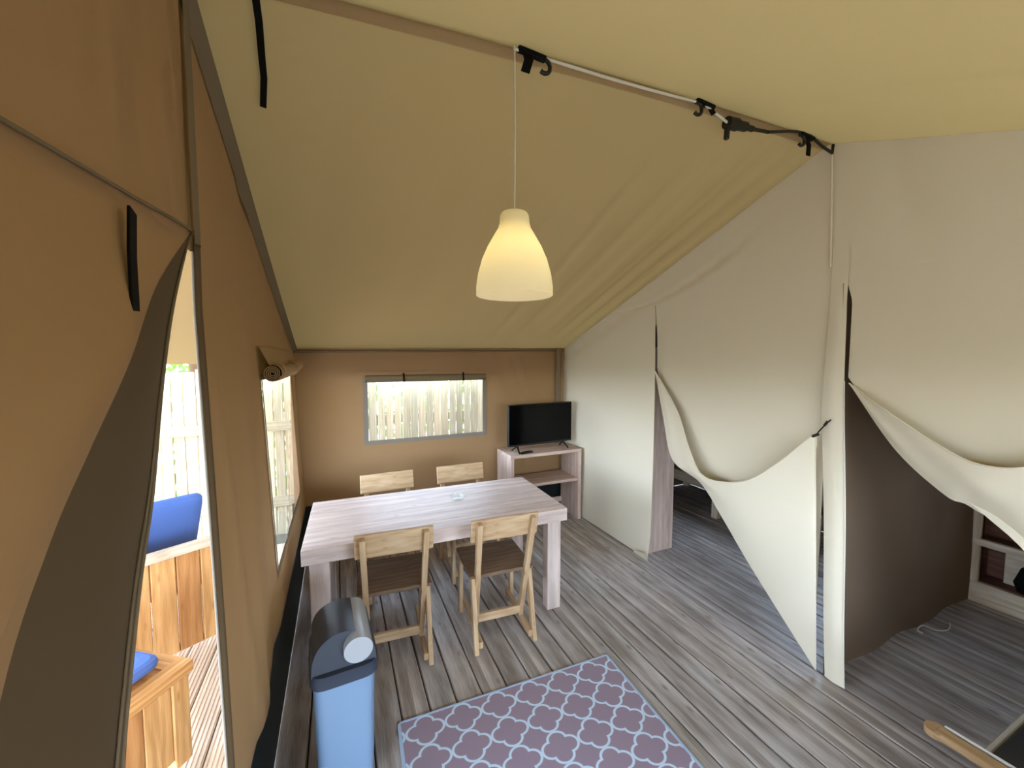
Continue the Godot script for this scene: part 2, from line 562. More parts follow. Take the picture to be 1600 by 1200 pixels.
func build_wall_left() -> void:
	var w := setting("wall_left")
	var win := Rect2(-3.72, 0.68, 1.36, 1.01)    # z, y
	var st := begin()
	# panel between the door and the back wall; z is stretched so that its near edge follows the jamb
	var f := func(z: float, y: float) -> Vector3:
		var k := smoothstep(-2.3, JAMB, z)
		return left_pos(z + (jamb_z(y) - JAMB) * k, y)
	wall_grid(st, span(FZ, JAMB, 60, [win.position.x, win.end.x]), span(0.40, 1.88, 36, [win.position.y, win.end.y]), f, win)
	put("canvas_panel", st, "canvas_wall", w)
	st = begin()
	add_sheet(st, span(FZ, JAMB, 40), span(0.0, 1.0, 14), func(z, v): return left_pos(z + (jamb_z(lerpf(1.88, 2.9, v)) - JAMB) * smoothstep(-2.3, JAMB, z), lerpf(1.88, maxf(roof_at(-0.37, minf(z, RZ)) + 0.01, 1.885), v)))
	put("canvas_panel", st, "canvas_wall", w)
	# gable above the door
	st = begin()
	add_sheet(st, span(JAMB, NZ, 60), span(0.0, 1.0, 14), func(z, v): return gable_pos(z, lerpf(minf(2.10, header_y(z) - 0.03), maxf(roof_at(-0.37, z) + 0.01, 2.12), v)))
	put("canvas_panel", st, "canvas_wall", w)
	# canvas beside the door, near the camera and behind it
	st = begin()
	add_sheet(st, span(0.55, NZ, 27), span(0.40, 2.12, 20), func(z, y): return left_pos(z, y), func(z, y): return z > 0.60 and z < 1.38 and y < 2.04)
	put("canvas_panel", st, "canvas_wall", w)
	# ground skirts
	st = begin()
	add_sheet(st, span(FZ, -1.22, 24), span(0.0, 0.44, 4), func(z, y): return Vector3(wall_x(y) - 0.014 + 0.035 * (0.44 - y), y, z))
	put("ground_skirt", st, "skirt", w)
	# seams: upright over the door's jamb, cord over the header, jamb hem
	st = begin()
	add_sheet(st, span(-0.022, 0.022, 4), span(2.12, 2.84, 12), func(z, y): return Vector3(-0.358 + 0.010 * cos(z * 60.0), y, JAMB + z))
	put("upright_seam", st, "seam_tape", w)
	st = begin()
	var hp := []
	for i in 17:
		var z := lerpf(JAMB, 0.55, i / 16.0)
		hp.append(gable_pos(z, header_y(z)) + Vector3(0.008, 0, 0))
	add_tube(st, hp, 0.0035, 6)
	put("header_cord", st, "seam_tape", w)
	st = begin()
	add_sheet(st, span(0.0, 1.0, 4), span(0.0, 2.15, 30), func(u, y): return Vector3(wall_x(y) + 0.008 + 0.010 * sin(u * PI), y, jamb_z(y) - 0.002 + 0.035 * (1.0 - u) - 0.03))
	put("jamb_hem", st, "canvas_hem", w)
	st = begin()
	var jp := []
	for i in 25:
		var y := lerpf(0.0, 2.10, i / 24.0)
		jp.append(Vector3(wall_x(y) + 0.004, y, jamb_z(y) + 0.006))
	add_tube(st, jp, 0.0035, 6)
	put("jamb_zip", st, "window_tape", w)

	var wi := setting("window_1")
	st = begin()
	frame_strips(st, f, win, 0.03, Vector3(0.006, 0, 0))
	put("window_frame", st, "seam_tape", wi)
	st = begin()
	add_sheet(st, span(win.position.x, win.end.x, 24), span(win.position.y, win.end.y, 18), func(z, y): return f.call(z, y) + Vector3(0.01 * bump(z + y, -2.1, 0.05) + 0.006 * bump(z - 1.2 * y, -4.4, 0.06), 0, 0))
	put("pane", st, "clear_vinyl", wi)
	# the rolled-up blind over the window
	var b := thing("rolled_blind", "tan canvas window blind rolled up above the side window left of the table", "window blind")
	st = begin()
	var za := -2.30
	var zb := -3.75
	add_tube(st, span_points(Vector3(-0.30, 1.725, za), Vector3(-0.305, 1.745, zb), 10, 0.01), 0.042, 16, false)
	put("roll", st, "canvas_blind", b)
	st = begin()
	var sp := []
	for i in 60:
		var a := i * 0.42
		var r := 0.006 + 0.034 * i / 59.0
		sp.append(Vector3(-0.30 + r * cos(a), 1.725 + r * sin(a), za + 0.004))
	add_tube(st, sp, 0.0028, 5)
	put("rolled_end", st, "canvas_blind", b)
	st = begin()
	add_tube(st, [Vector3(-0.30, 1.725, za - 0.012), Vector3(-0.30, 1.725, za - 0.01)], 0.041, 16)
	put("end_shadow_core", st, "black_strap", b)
	st = begin()
	add_sheet(st, span(za, zb, 10), span(0.0, 1.0, 4), func(z, v): return Vector3(lerpf(-0.31, -0.355, v), lerpf(1.76, 1.86, v), z))
	put("valance", st, "canvas_blind", b)
	for z in [-2.42, -3.2]:
		st = begin()
		var lp := []
		for i in 17:
			var a := TAU * i / 16.0
			lp.append(Vector3(-0.302 + 0.047 * cos(a), 1.733 + 0.047 * sin(a), z))
		add_tube(st, lp, 0.006, 6, false)
		put("tie", st, "canvas_blind", b)

func header_y(z: float) -> float:
	return 2.158 - 0.10 * (z - JAMB)

func gable_pos(z: float, y: float) -> Vector3:
	var x := wall_x(y)
	var a := smoothstep(2.0, 2.3, y)
	for q in [[-1.28, 0.025, 0.010], [-1.20, 0.03, 0.014], [-1.08, 0.03, -0.008], [-0.98, 0.03, 0.012], [-0.85, 0.04, 0.008]]:
		x += q[2] * bump(z + 0.16 * (y - 2.15), q[0], q[1]) * a
	return Vector3(x, y, z)

func build_wall_front() -> void:
	# wall behind the camera, with a wide clear window that lets the daylight in
	var w := setting("wall_front")
	var win := Rect2(0.75, 0.85, 1.65, 0.97)
	var f := func(x: float, y: float) -> Vector3: return Vector3(x, y, NZ - 0.02)
	var st := begin()
	wall_grid(st, span(-0.40, 4.6, 50, [win.position.x, win.end.x]), span(0.0, 1.93, 20, [win.position.y, win.end.y]), f, win)
	put("canvas_panel", st, "canvas_wall", w)
	var wi := setting("window_3")
	st = begin()
	frame_strips(st, f, win, 0.05, Vector3(0, 0, -0.006))
	put("window_frame", st, "window_tape", wi)
	st = begin()
	add_sheet(st, span(win.position.x, win.end.x, 4), span(win.position.y, win.end.y, 4), f)
	put("pane", st, "clear_vinyl", wi)

func part_x(z: float, y: float) -> float:
	var x := PX
	x += 0.02 * sin((z + 4.1) * 1.1) * sin(PI * clampf(y / 2.4, 0.0, 1.0))
	# taut creases that run from the ridge end down to the back eave
	var d := (y - 2.95) - 0.37 * (z - RZ)
	x += 0.006 * bump(d, -0.12, 0.04) * smoothstep(-1.4, -2.0, z)
	x -= 0.006 * bump(d, -0.22, 0.06) * smoothstep(-1.4, -2.0, z)
	x += 0.010 * bump(z, -1.02 + 0.2 * (2.6 - y), 0.08) * smoothstep(2.2, 2.5, y)
	return x

func build_wall_right() -> void:
	var w := setting("wall_right")
	var st := begin()
	# fixed panel beside the television
	add_sheet(st, span(FZ, -2.63, 24), span(0.0, 2.25, 30), func(z, y): return Vector3(part_x(z, y) - 0.02 * smoothstep(-2.8, -2.63, z) * smoothstep(0.25, 0.0, y), minf(y, roof_at(PX, z) + 0.01), z))
	# everything above the curtains
	add_sheet(st, span(FZ, NZ, 90), span(0.0, 1.0, 10), func(z, v): return Vector3(part_x(z, lerpf(2.25, 2.9, v)), minf(lerpf(2.25, 2.25 + maxf(roof_at(PX, z) + 0.01 - 2.25, 0.0), v), roof_at(PX, z) + 0.01), z))
	# far end past the second curtain
	add_sheet(st, span(0.12, NZ, 12), span(0.0, 2.25, 12), func(z, y): return Vector3(PX, y, z))
	put("canvas_panel", st, "canvas_inner", w)
	# turned-up foot of the fixed panel
	st = begin()
	add_sheet(st, span(-2.80, -2.60, 6), span(0.0, 1.0, 4), func(z, v): return Vector3(PX - 0.03 - 0.05 * v * (z + 2.8) / 0.2, 0.004 + 0.07 * v * (z + 2.86) / 0.2, z))
	put("loose_hem", st, "canvas_inner", w)
	# upright strip between the two curtains
	st = begin()
	add_sheet(st, span(0.0, 1.0, 10), span(0.01, 2.40, 40), func(u, y): return Vector3(PX - strip_off(y) - 0.010 * sin(u * PI) * smoothstep(2.4, 1.9, y), y, lerpf(strip_z(y, 0), strip_z(y, 1), u)))
	put("upright_strip", st, "canvas_inner", w)
	st = begin()
	var sp := []
	for i in 30:
		var y := lerpf(0.01, 1.68, i / 29.0)
		sp.append(Vector3(PX - strip_off(y) - 0.001, y, strip_z(y, 1)))
	add_tube(st, sp, 0.0035, 6)
	put("strip_piping", st, "white_cord", w)
	st = begin()
	add_tube(st, [Vector3(PX - 0.012, 2.92, RZ + 0.02), Vector3(PX - 0.012, 2.3, -1.31)], 0.006, 6)
	put("centre_seam", st, "canvas_inner", w)

func strip_off(y: float) -> float:
	return 0.006 + 0.022 * smoothstep(2.35, 1.6, y) + 0.006 * sin(y * 5.0) * smoothstep(2.3, 1.8, y)

func strip_z(y: float, side: int) -> float:
	return lerpf(-1.225, -1.305, clampf(y / 1.48, 0.0, 1.0)) if side == 0 else lerpf(-1.131, -1.225, clampf(y / 2.1, 0.0, 1.0))

func build_bedrooms() -> void:
	var w := setting("wall_bedroom")
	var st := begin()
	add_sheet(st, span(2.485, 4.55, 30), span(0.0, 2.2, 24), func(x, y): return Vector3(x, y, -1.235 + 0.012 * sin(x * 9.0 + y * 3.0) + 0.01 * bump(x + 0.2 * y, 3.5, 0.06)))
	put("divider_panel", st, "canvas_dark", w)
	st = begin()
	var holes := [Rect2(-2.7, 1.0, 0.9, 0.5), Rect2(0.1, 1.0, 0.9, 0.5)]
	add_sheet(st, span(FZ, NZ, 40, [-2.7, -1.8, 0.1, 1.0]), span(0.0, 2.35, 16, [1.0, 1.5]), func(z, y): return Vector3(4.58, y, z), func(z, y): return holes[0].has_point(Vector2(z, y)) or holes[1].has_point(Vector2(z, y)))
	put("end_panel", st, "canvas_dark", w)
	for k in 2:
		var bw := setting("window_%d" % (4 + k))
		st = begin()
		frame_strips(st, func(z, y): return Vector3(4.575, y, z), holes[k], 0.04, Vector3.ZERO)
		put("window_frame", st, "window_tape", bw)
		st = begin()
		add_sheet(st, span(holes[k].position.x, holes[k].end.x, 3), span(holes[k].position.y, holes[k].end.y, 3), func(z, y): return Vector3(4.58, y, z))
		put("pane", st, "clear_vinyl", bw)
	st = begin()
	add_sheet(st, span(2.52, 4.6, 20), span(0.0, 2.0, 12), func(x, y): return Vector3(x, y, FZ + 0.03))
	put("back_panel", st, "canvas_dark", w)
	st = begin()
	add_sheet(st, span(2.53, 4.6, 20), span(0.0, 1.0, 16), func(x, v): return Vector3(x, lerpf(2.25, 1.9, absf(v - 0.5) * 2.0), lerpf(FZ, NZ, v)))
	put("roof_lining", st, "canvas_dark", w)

# ------------------------------------------------------------------ outside
func build_outside() -> void:
	var g := setting("ground")
	var st := begin()
	add_box(st, Vector3(60, 0.1, 60), Transform3D(Basis(), Vector3(0, -0.30, 0)), 0.0)
	put("gravel_yard", st, "gravel", g)
	# terrace of grooved boards
	var d := setting("terrace_floor")
	st = begin()
	var prof := []
	var n := 7
	for k in n:
		var a := -0.07 + 0.14 * k / n
		prof.append(Vector2(a + 0.002, 0.0))
		prof.append(Vector2(a + 0.013, 0.0))
		prof.append(Vector2(a + 0.015, -0.005))
		prof.append(Vector2(a + 0.0195, -0.005))
	for k in prof.size() - 1:
		var nn := Vector3(-(prof[k + 1].y - prof[k].y), prof[k + 1].x - prof[k].x, 0).normalized()
		var a := Vector3(prof[k].x, prof[k].y, -4)
		var b := Vector3(prof[k + 1].x, prof[k + 1].y, -4)
		var c := Vector3(prof[k + 1].x, prof[k + 1].y, 3)
		var e := Vector3(prof[k].x, prof[k].y, 3)
		tri(st, a, b, c, nn, Vector2(a.z, a.x), Vector2(b.z, b.x), Vector2(c.z, c.x))
		tri(st, a, c, e, nn, Vector2(a.z, a.x), Vector2(c.z, c.x), Vector2(e.z, e.x))
	add_box(st, Vector3(0.136, 0.02, 7.0), Transform3D(Basis(), Vector3(0, -0.016, -0.5)), 0.0)
	var bm := st.commit()
	for i in 18:
		put_mesh("deck_board", bm, "deck_wood", d, Transform3D(Basis(), Vector3(-0.53 - 0.146 * i, -0.03, -0.4)))
	box_part("joist", Vector3(3.0, 0.06, 7.0), Vector3(-1.9, -0.10, -0.9), "dark_wood", d, 0.0)

	# fence of split palings round the pitch
	var fe := thing("paling_fence", "pale split-wood paling fence standing outside behind the tent", "fence", Vector3(0, -0.25, -5.2))
	var pm := []
	for k in 6:
		st = begin()
		var h := 1.93 + rng.randf_range(-0.05, 0.05)
		add_box(st, Vector3(rng.randf_range(0.080, 0.098), h, 0.022), Transform3D(Basis(Vector3.FORWARD, rng.randf_range(-0.012, 0.012)), Vector3(0, h * 0.5, 0)), 0.006, Vector2(k * 0.37, k * 0.21))
		pm.append(st.commit())
	var x := -4.2
	var i := 0
	while x < 5.0:
		put_mesh("paling", pm[(i * 5 + i / 3) % 6], "picket_%d" % rng.randi_range(0, 2), fe, Transform3D(Basis(Vector3.UP, rng.randf_range(-0.15, 0.15)), Vector3(x, 0, rng.randf_range(-0.012, 0.012))))
		x += 0.102
		i += 1
	for y in [0.4, 1.28]:
		box_part("rail", Vector3(3.9, 0.11, 0.035), Vector3(-2.4, y, 0.032), "picket_1", fe, 0.005)
		box_part("rail", Vector3(5.4, 0.11, 0.035), Vector3(2.3, y, -0.032), "picket_1", fe, 0.005)
	# hedge behind the fence
	st = begin()
	var rr := RandomNumberGenerator.new()
	rr.seed = 5
	for k in 5200:
		var p := Vector3(rr.randf_range(-6, 6), rr.randf_range(-0.2, 2.1), -6.5 + rr.randf_range(-0.45, 0.45))
		p.y -= 0.25 * absf(sin(p.x * 2.3))
		var a := Vector3(rr.randfn(), rr.randfn(), rr.randfn()).normalized()
		var b := a.cross(Vector3(rr.randfn(), rr.randfn(), rr.randfn())).normalized()
		var n2 := a.cross(b)
		tri(st, p - a * 0.09, p + b * 0.045, p + a * 0.09, n2)
		tri(st, p - a * 0.09, p + a * 0.09, p - b * 0.045, n2)
	var hd := put("hedge", st, "leaf")
	hd.set_meta("kind", "stuff")
	tag(hd, "green hedge seen over the paling fence outside the door", "hedge")

	shade_tree("tall leafy tree standing behind the fence on the left", Vector3(-1.5, -0.25, -6.1), 31)
	shade_tree("tall leafy tree standing behind the fence on the right", Vector3(2.2, -0.25, -6.1), 47)
	# garden seats on the terrace
	bench_near()
	bench_far()

func shade_tree(label: String, at: Vector3, seed_: int) -> void:
	var t := thing("tree", label, "tree", at)
	var r := RandomNumberGenerator.new()
	r.seed = seed_
	var st := begin()
	add_tube(st, [Vector3(0, 0, 0), Vector3(0.05, 1.6, 0.1), Vector3(0.0, 3.2, 0.7)], 0.16, 12)
	put("trunk", st, "dark_wood", t)
	var limbs := []
	st = begin()
	for k in 9:
		var a := TAU * k / 9.0
		var tip := Vector3(1.9 * cos(a), 4.6 + r.randf_range(-0.5, 1.2), 2.5 + 1.9 * sin(a))
		limbs.append(tip)
		add_tube(st, [Vector3(0, 2.6 + r.randf() * 0.6, 0.6), tip * 0.5 + Vector3(0, 1.8, 0.3), tip], 0.05, 6)
	put("branches", st, "dark_wood", t)
	st = begin()
	for k in 9000:
		var c: Vector3 = limbs[k % 9]
		var p := c + Vector3(r.randfn() * 0.75, r.randfn() * 0.5, r.randfn() * 0.75)
		if p.y < 3.75: continue
		var a := Vector3(r.randfn(), r.randfn() * 0.5, r.randfn()).normalized()
		var b := a.cross(Vector3(r.randfn(), r.randfn(), r.randfn())).normalized()
		var n := a.cross(b)
		tri(st, p - a * 0.11, p + b * 0.055, p + a * 0.11, n)
		tri(st, p - a * 0.11, p + a * 0.11, p - b * 0.055, n)
	var f := put("foliage", st, "leaf", t)
	f.set_meta("kind", "stuff")

func bench_near() -> void:
	var p := Vector3(-0.63, 0.0, -2.13)
	var ang := -35.0
	var b := thing("garden_bench", "low pine garden bench just outside the tent door, nearest the camera", "garden bench", p, ang, "")
	# local: corner at the origin, seat goes to -x and +z
	var L := 0.64
	var D := 0.7
	box_part("edge_beam", Vector3(L, 0.05, 0.075), Vector3(-L / 2, 0.425, 0.035), "garden_wood", b)
	box_part("edge_beam", Vector3(0.075, 0.05, D), Vector3(-0.035, 0.4255, D / 2), "garden_wood", b)
	box_part("edge_beam", Vector3(L, 0.05, 0.075), Vector3(-L / 2, 0.425, D - 0.035), "garden_wood", b)
	for q in [Vector3(-0.045, 0.2, 0.05), Vector3(-0.045, 0.2, D - 0.05), Vector3(-L + 0.045, 0.2, 0.05), Vector3(-L + 0.045, 0.2, D - 0.05)]:
		box_part("leg", Vector3(0.07, 0.40, 0.07), q, "garden_wood", b)
	for k in 5:
		box_part("end_plank", Vector3(0.02, 0.34, 0.106), Vector3(-0.028, 0.215, 0.14 + 0.11 * k), "garden_wood_dark" if k % 2 else "garden_wood", b)
	for k in 4:
		box_part("seat_slat", Vector3(L - 0.1, 0.02, 0.12), Vector3(-L / 2, 0.437, 0.14 + 0.14 * k), "garden_wood_dark", b)
	var c := thing("seat_cushion", "blue cushion lying flat on the near garden bench outside", "cushion", p, ang, "")
	cushion(c, Vector3(0.52, 0.07, 0.58), Vector3(-0.335, 0.490, 0.355), Basis())

func cushion(parent: Node, size: Vector3, at: Vector3, basis: Basis) -> void:
	var st := begin()
	var f := func(u: float, v: float) -> Vector3:
		# rounded pillow box as a super-ellipsoid
		var cu := cos(u); var su := sin(u); var cv := cos(v); var sv := sin(v)
		var e := 0.13
		var q := Vector3(signf(cv) * pow(absf(cv), 0.5) * signf(cu) * pow(absf(cu), e), signf(sv) * pow(absf(sv), 0.5), signf(cv) * pow(absf(cv), 0.5) * signf(su) * pow(absf(su), e))
		return at + basis * (q * size * 0.5)
	var nodes := []
	for i in 49:
		var row := []
		for j in 13:
			row.append(f.call(TAU * i / 48.0 + 0.001, -PI / 2 + PI * j / 12.0))
		nodes.append(row)
	for i in 48:
		for j in 12:
			var a: Vector3 = nodes[i][j]
			var b: Vector3 = nodes[i + 1][j]
			var c: Vector3 = nodes[i + 1][j + 1]
			var d: Vector3 = nodes[i][j + 1]
			var mid := (a + b + c + d) * 0.25 - at
			var n := (c - a).cross(d - b).normalized()
			if n.dot(mid) < 0.0: n = -n
			tri(st, a, b, c, n)
			tri(st, a, c, d, n)
	put("cover", st, "blue_fabric", parent)

func bench_far() -> void:
	var p := Vector3(-0.72, 0.0, -3.05)
	var ang := 30.0
	var b := thing("garden_bench", "pine garden bench with a planked side, farther along the terrace outside", "garden bench", p, ang, "")
	# local: the planked side runs along -x; the seat lies behind it (-z)
	var L := 0.95
	box_part("top_rail", Vector3(L, 0.045, 0.07), Vector3(-L / 2, 0.64, 0), "pale_wood", b)
	for k in 8:
		box_part("side_plank", Vector3(0.114, 0.60, 0.022), Vector3(-0.06 - 0.119 * k, 0.315, 0), "garden_wood_dark" if k % 3 == 1 else "garden_wood", b, 0.004)
	box_part("foot_rail", Vector3(L, 0.05, 0.03), Vector3(-L / 2, 0.03, -0.02), "garden_wood", b)
	box_part("seat_board", Vector3(L, 0.03, 0.9), Vector3(-L / 2, 0.38, -0.48), "garden_wood", b)
	for q in [Vector3(-0.05, 0.2, -0.88), Vector3(-L + 0.05, 0.2, -0.88)]:
		box_part("leg", Vector3(0.07, 0.40, 0.07), q, "garden_wood", b)
	for k in 6:
		box_part("back_plank", Vector3(0.03, 0.42, 0.14), Vector3(-L + 0.02, 0.60, -0.08 - 0.145 * k), "garden_wood_dark", b, 0.004)
	var c := thing("back_cushion", "blue cushion leaning upright against the planked bench outside", "cushion", p, ang, "")
	cushion(c, Vector3(0.62, 0.09, 0.55), Vector3(-0.33, 0.65, -0.36), Basis(Vector3.RIGHT, deg_to_rad(-62)))

# ------------------------------------------------------------------ curtains
func poly(pts: Array, x: float) -> float:     # piecewise linear y over x, ascending
	for i in pts.size() - 1:
		if x <= pts[i + 1].x or i == pts.size() - 2:
			var t = (x - pts[i].x) / (pts[i + 1].x - pts[i].x)
			return lerpf(pts[i].y, pts[i + 1].y, t)
	return 0.0

func curve3(pts: Array, t: float) -> Vector3:  # Catmull-Rom through points
	var n := pts.size() - 1
	var s := clampf(t, 0.0, 1.0) * n
	var i := mini(int(s), n - 1)
	var p0: Vector3 = pts[maxi(i - 1, 0)]
	var p1: Vector3 = pts[i]
	var p2: Vector3 = pts[i + 1]
	var p3: Vector3 = pts[mini(i + 2, n)]
	return p1.cubic_interpolate(p2, p0, p3, s - i)

func build_curtains() -> void:
	var c := thing("door_curtain", "beige canvas curtain tied up at its corner over the left bedroom opening", "curtain")
	var fold := [Vector2(-2.62, 1.70), Vector2(-2.48, 1.32), Vector2(-2.353, 0.996), Vector2(-2.086, 0.897), Vector2(-1.916, 0.702), Vector2(-1.714, 0.467), Vector2(-1.454, 0.203), Vector2(-1.24, 0.016)]
	var st := begin()
	add_sheet(st, span(-2.62, -1.30, 40), span(0.0, 1.0, 30), func(z, v):
		var lo := poly(fold, z) + 0.02
		var y := lerpf(2.25, lo, v)
		var bulge := 0.05 * sin(PI * clampf((z + 2.62) / 1.32, 0.0, 1.0)) * smoothstep(2.2, 1.2, y)
		var slit := 0.015 * smoothstep(-2.5, -2.62, z) * smoothstep(2.25, 1.9, y)
		return Vector3(part_x(z, y) - bulge * smoothstep(0.0, 0.4, v) + slit, y, z))
	put("hanging_panel", st, "canvas_inner", c)
	var F := [Vector3(2.495, 1.70, -2.612), Vector3(2.47, 1.32, -2.48), Vector3(2.44, 0.99, -2.34), Vector3(2.44, 0.88, -2.07), Vector3(2.455, 0.69, -1.90), Vector3(2.46, 0.457, -1.70), Vector3(2.46, 0.195, -1.445), Vector3(2.46, 0.012, -1.262)]
	var E := [Vector3(2.485, 1.70, -2.605), Vector3(2.42, 1.40, -2.29), Vector3(2.38, 1.12, -2.12), Vector3(2.34, 0.97, -1.95), Vector3(2.33, 1.02, -1.66), Vector3(2.36, 1.18, -1.47), Vector3(2.42, 1.365, -1.322), Vector3(2.455, 1.30, -1.318)]
	flap(c, F, E)
	toggle(thing("toggle_cord", "black cord that holds up the corner of the left bedroom curtain", "cord"), Vector3(2.42, 1.372, -1.305))

	c = thing("door_curtain", "beige canvas curtain draped across the right bedroom opening, past the upright strip", "curtain")
	var fold2 := [Vector2(-1.205, 1.68), Vector2(-0.99, 1.361), Vector2(-0.803, 1.195), Vector2(-0.724, 1.178), Vector2(-0.578, 1.057), Vector2(-0.2, 0.52), Vector2(0.15, 0.02)]
	st = begin()
	add_sheet(st, span(-1.205, 0.14, 40), span(0.0, 1.0, 30), func(z, v):
		var lo := poly(fold2, z) + 0.02
		var y := lerpf(2.25, lo, v)
		var bulge := 0.06 * sin(PI * clampf((z + 1.205) / 1.34, 0.0, 1.0)) * smoothstep(2.2, 1.2, y)
		return Vector3(part_x(z, y) - bulge * smoothstep(0.0, 0.4, v), y, z - 0.03 * smoothstep(2.08, 2.24, y) * smoothstep(-1.0, -1.2, z)))
	put("hanging_panel", st, "canvas_inner", c)
	F = [Vector3(2.495, 1.668, -1.198), Vector3(2.47, 1.361, -0.985), Vector3(2.45, 1.195, -0.795), Vector3(2.45, 1.168, -0.715), Vector3(2.45, 1.05, -0.57), Vector3(2.46, 0.52, -0.2), Vector3(2.46, 0.015, 0.14)]
	E = [Vector3(2.485, 1.668, -1.192), Vector3(2.41, 1.555, -1.01), Vector3(2.36, 1.405, -0.76), Vector3(2.34, 1.375, -0.63), Vector3(2.34, 1.42, -0.50), Vector3(2.38, 1.58, -0.2), Vector3(2.44, 1.70, 0.12)]
	flap(c, F, E)

func flap(c: Node, F: Array, E: Array) -> void:
	var st := begin()
	add_sheet(st, span(0.0, 1.0, 56), span(0.0, 1.0, 14), func(u, v):
		var a := curve3(F, u)
		var b := curve3(E, u)
		var p := a.lerp(b, v)
		p.x -= 0.022 * sin(PI * v) * sin(PI * clampf(u, 0.0, 1.0)) - 0.008 * sin(v * 7.0 + u * 14.0) * sin(PI * clampf(v, 0.0, 1.0)) * (1.0 - u)
		return p)
	put("folded_flap", st, "canvas_inner", c)
	st = begin()
	var ep := []
	for i in 41:
		ep.append(curve3(E, i / 40.0))
	add_tube(st, ep, 0.004, 5)
	put("edge_binding", st, "canvas_inner", c)

func toggle(t: Node, at: Vector3) -> void:
	var st := begin()
	add_tube(st, span_points(at, at + Vector3(0.03, 0.095, 0.055), 6, -0.005), 0.0035, 6)
	put("cord", st, "black_strap", t)
	st = begin()
	add_tube(st, span_points(at + Vector3(-0.006, -0.006, -0.012), at + Vector3(-0.006, 0.012, 0.018), 3), 0.008, 8)
	put("toggle", st, "black_plastic", t)
	st = begin()
	add_tube(st, span_points(at + Vector3(0.02, 0.06, 0.03), at + Vector3(0.02, 0.085, 0.045), 3), 0.007, 8)
	put("cord_stop", st, "black_plastic", t)

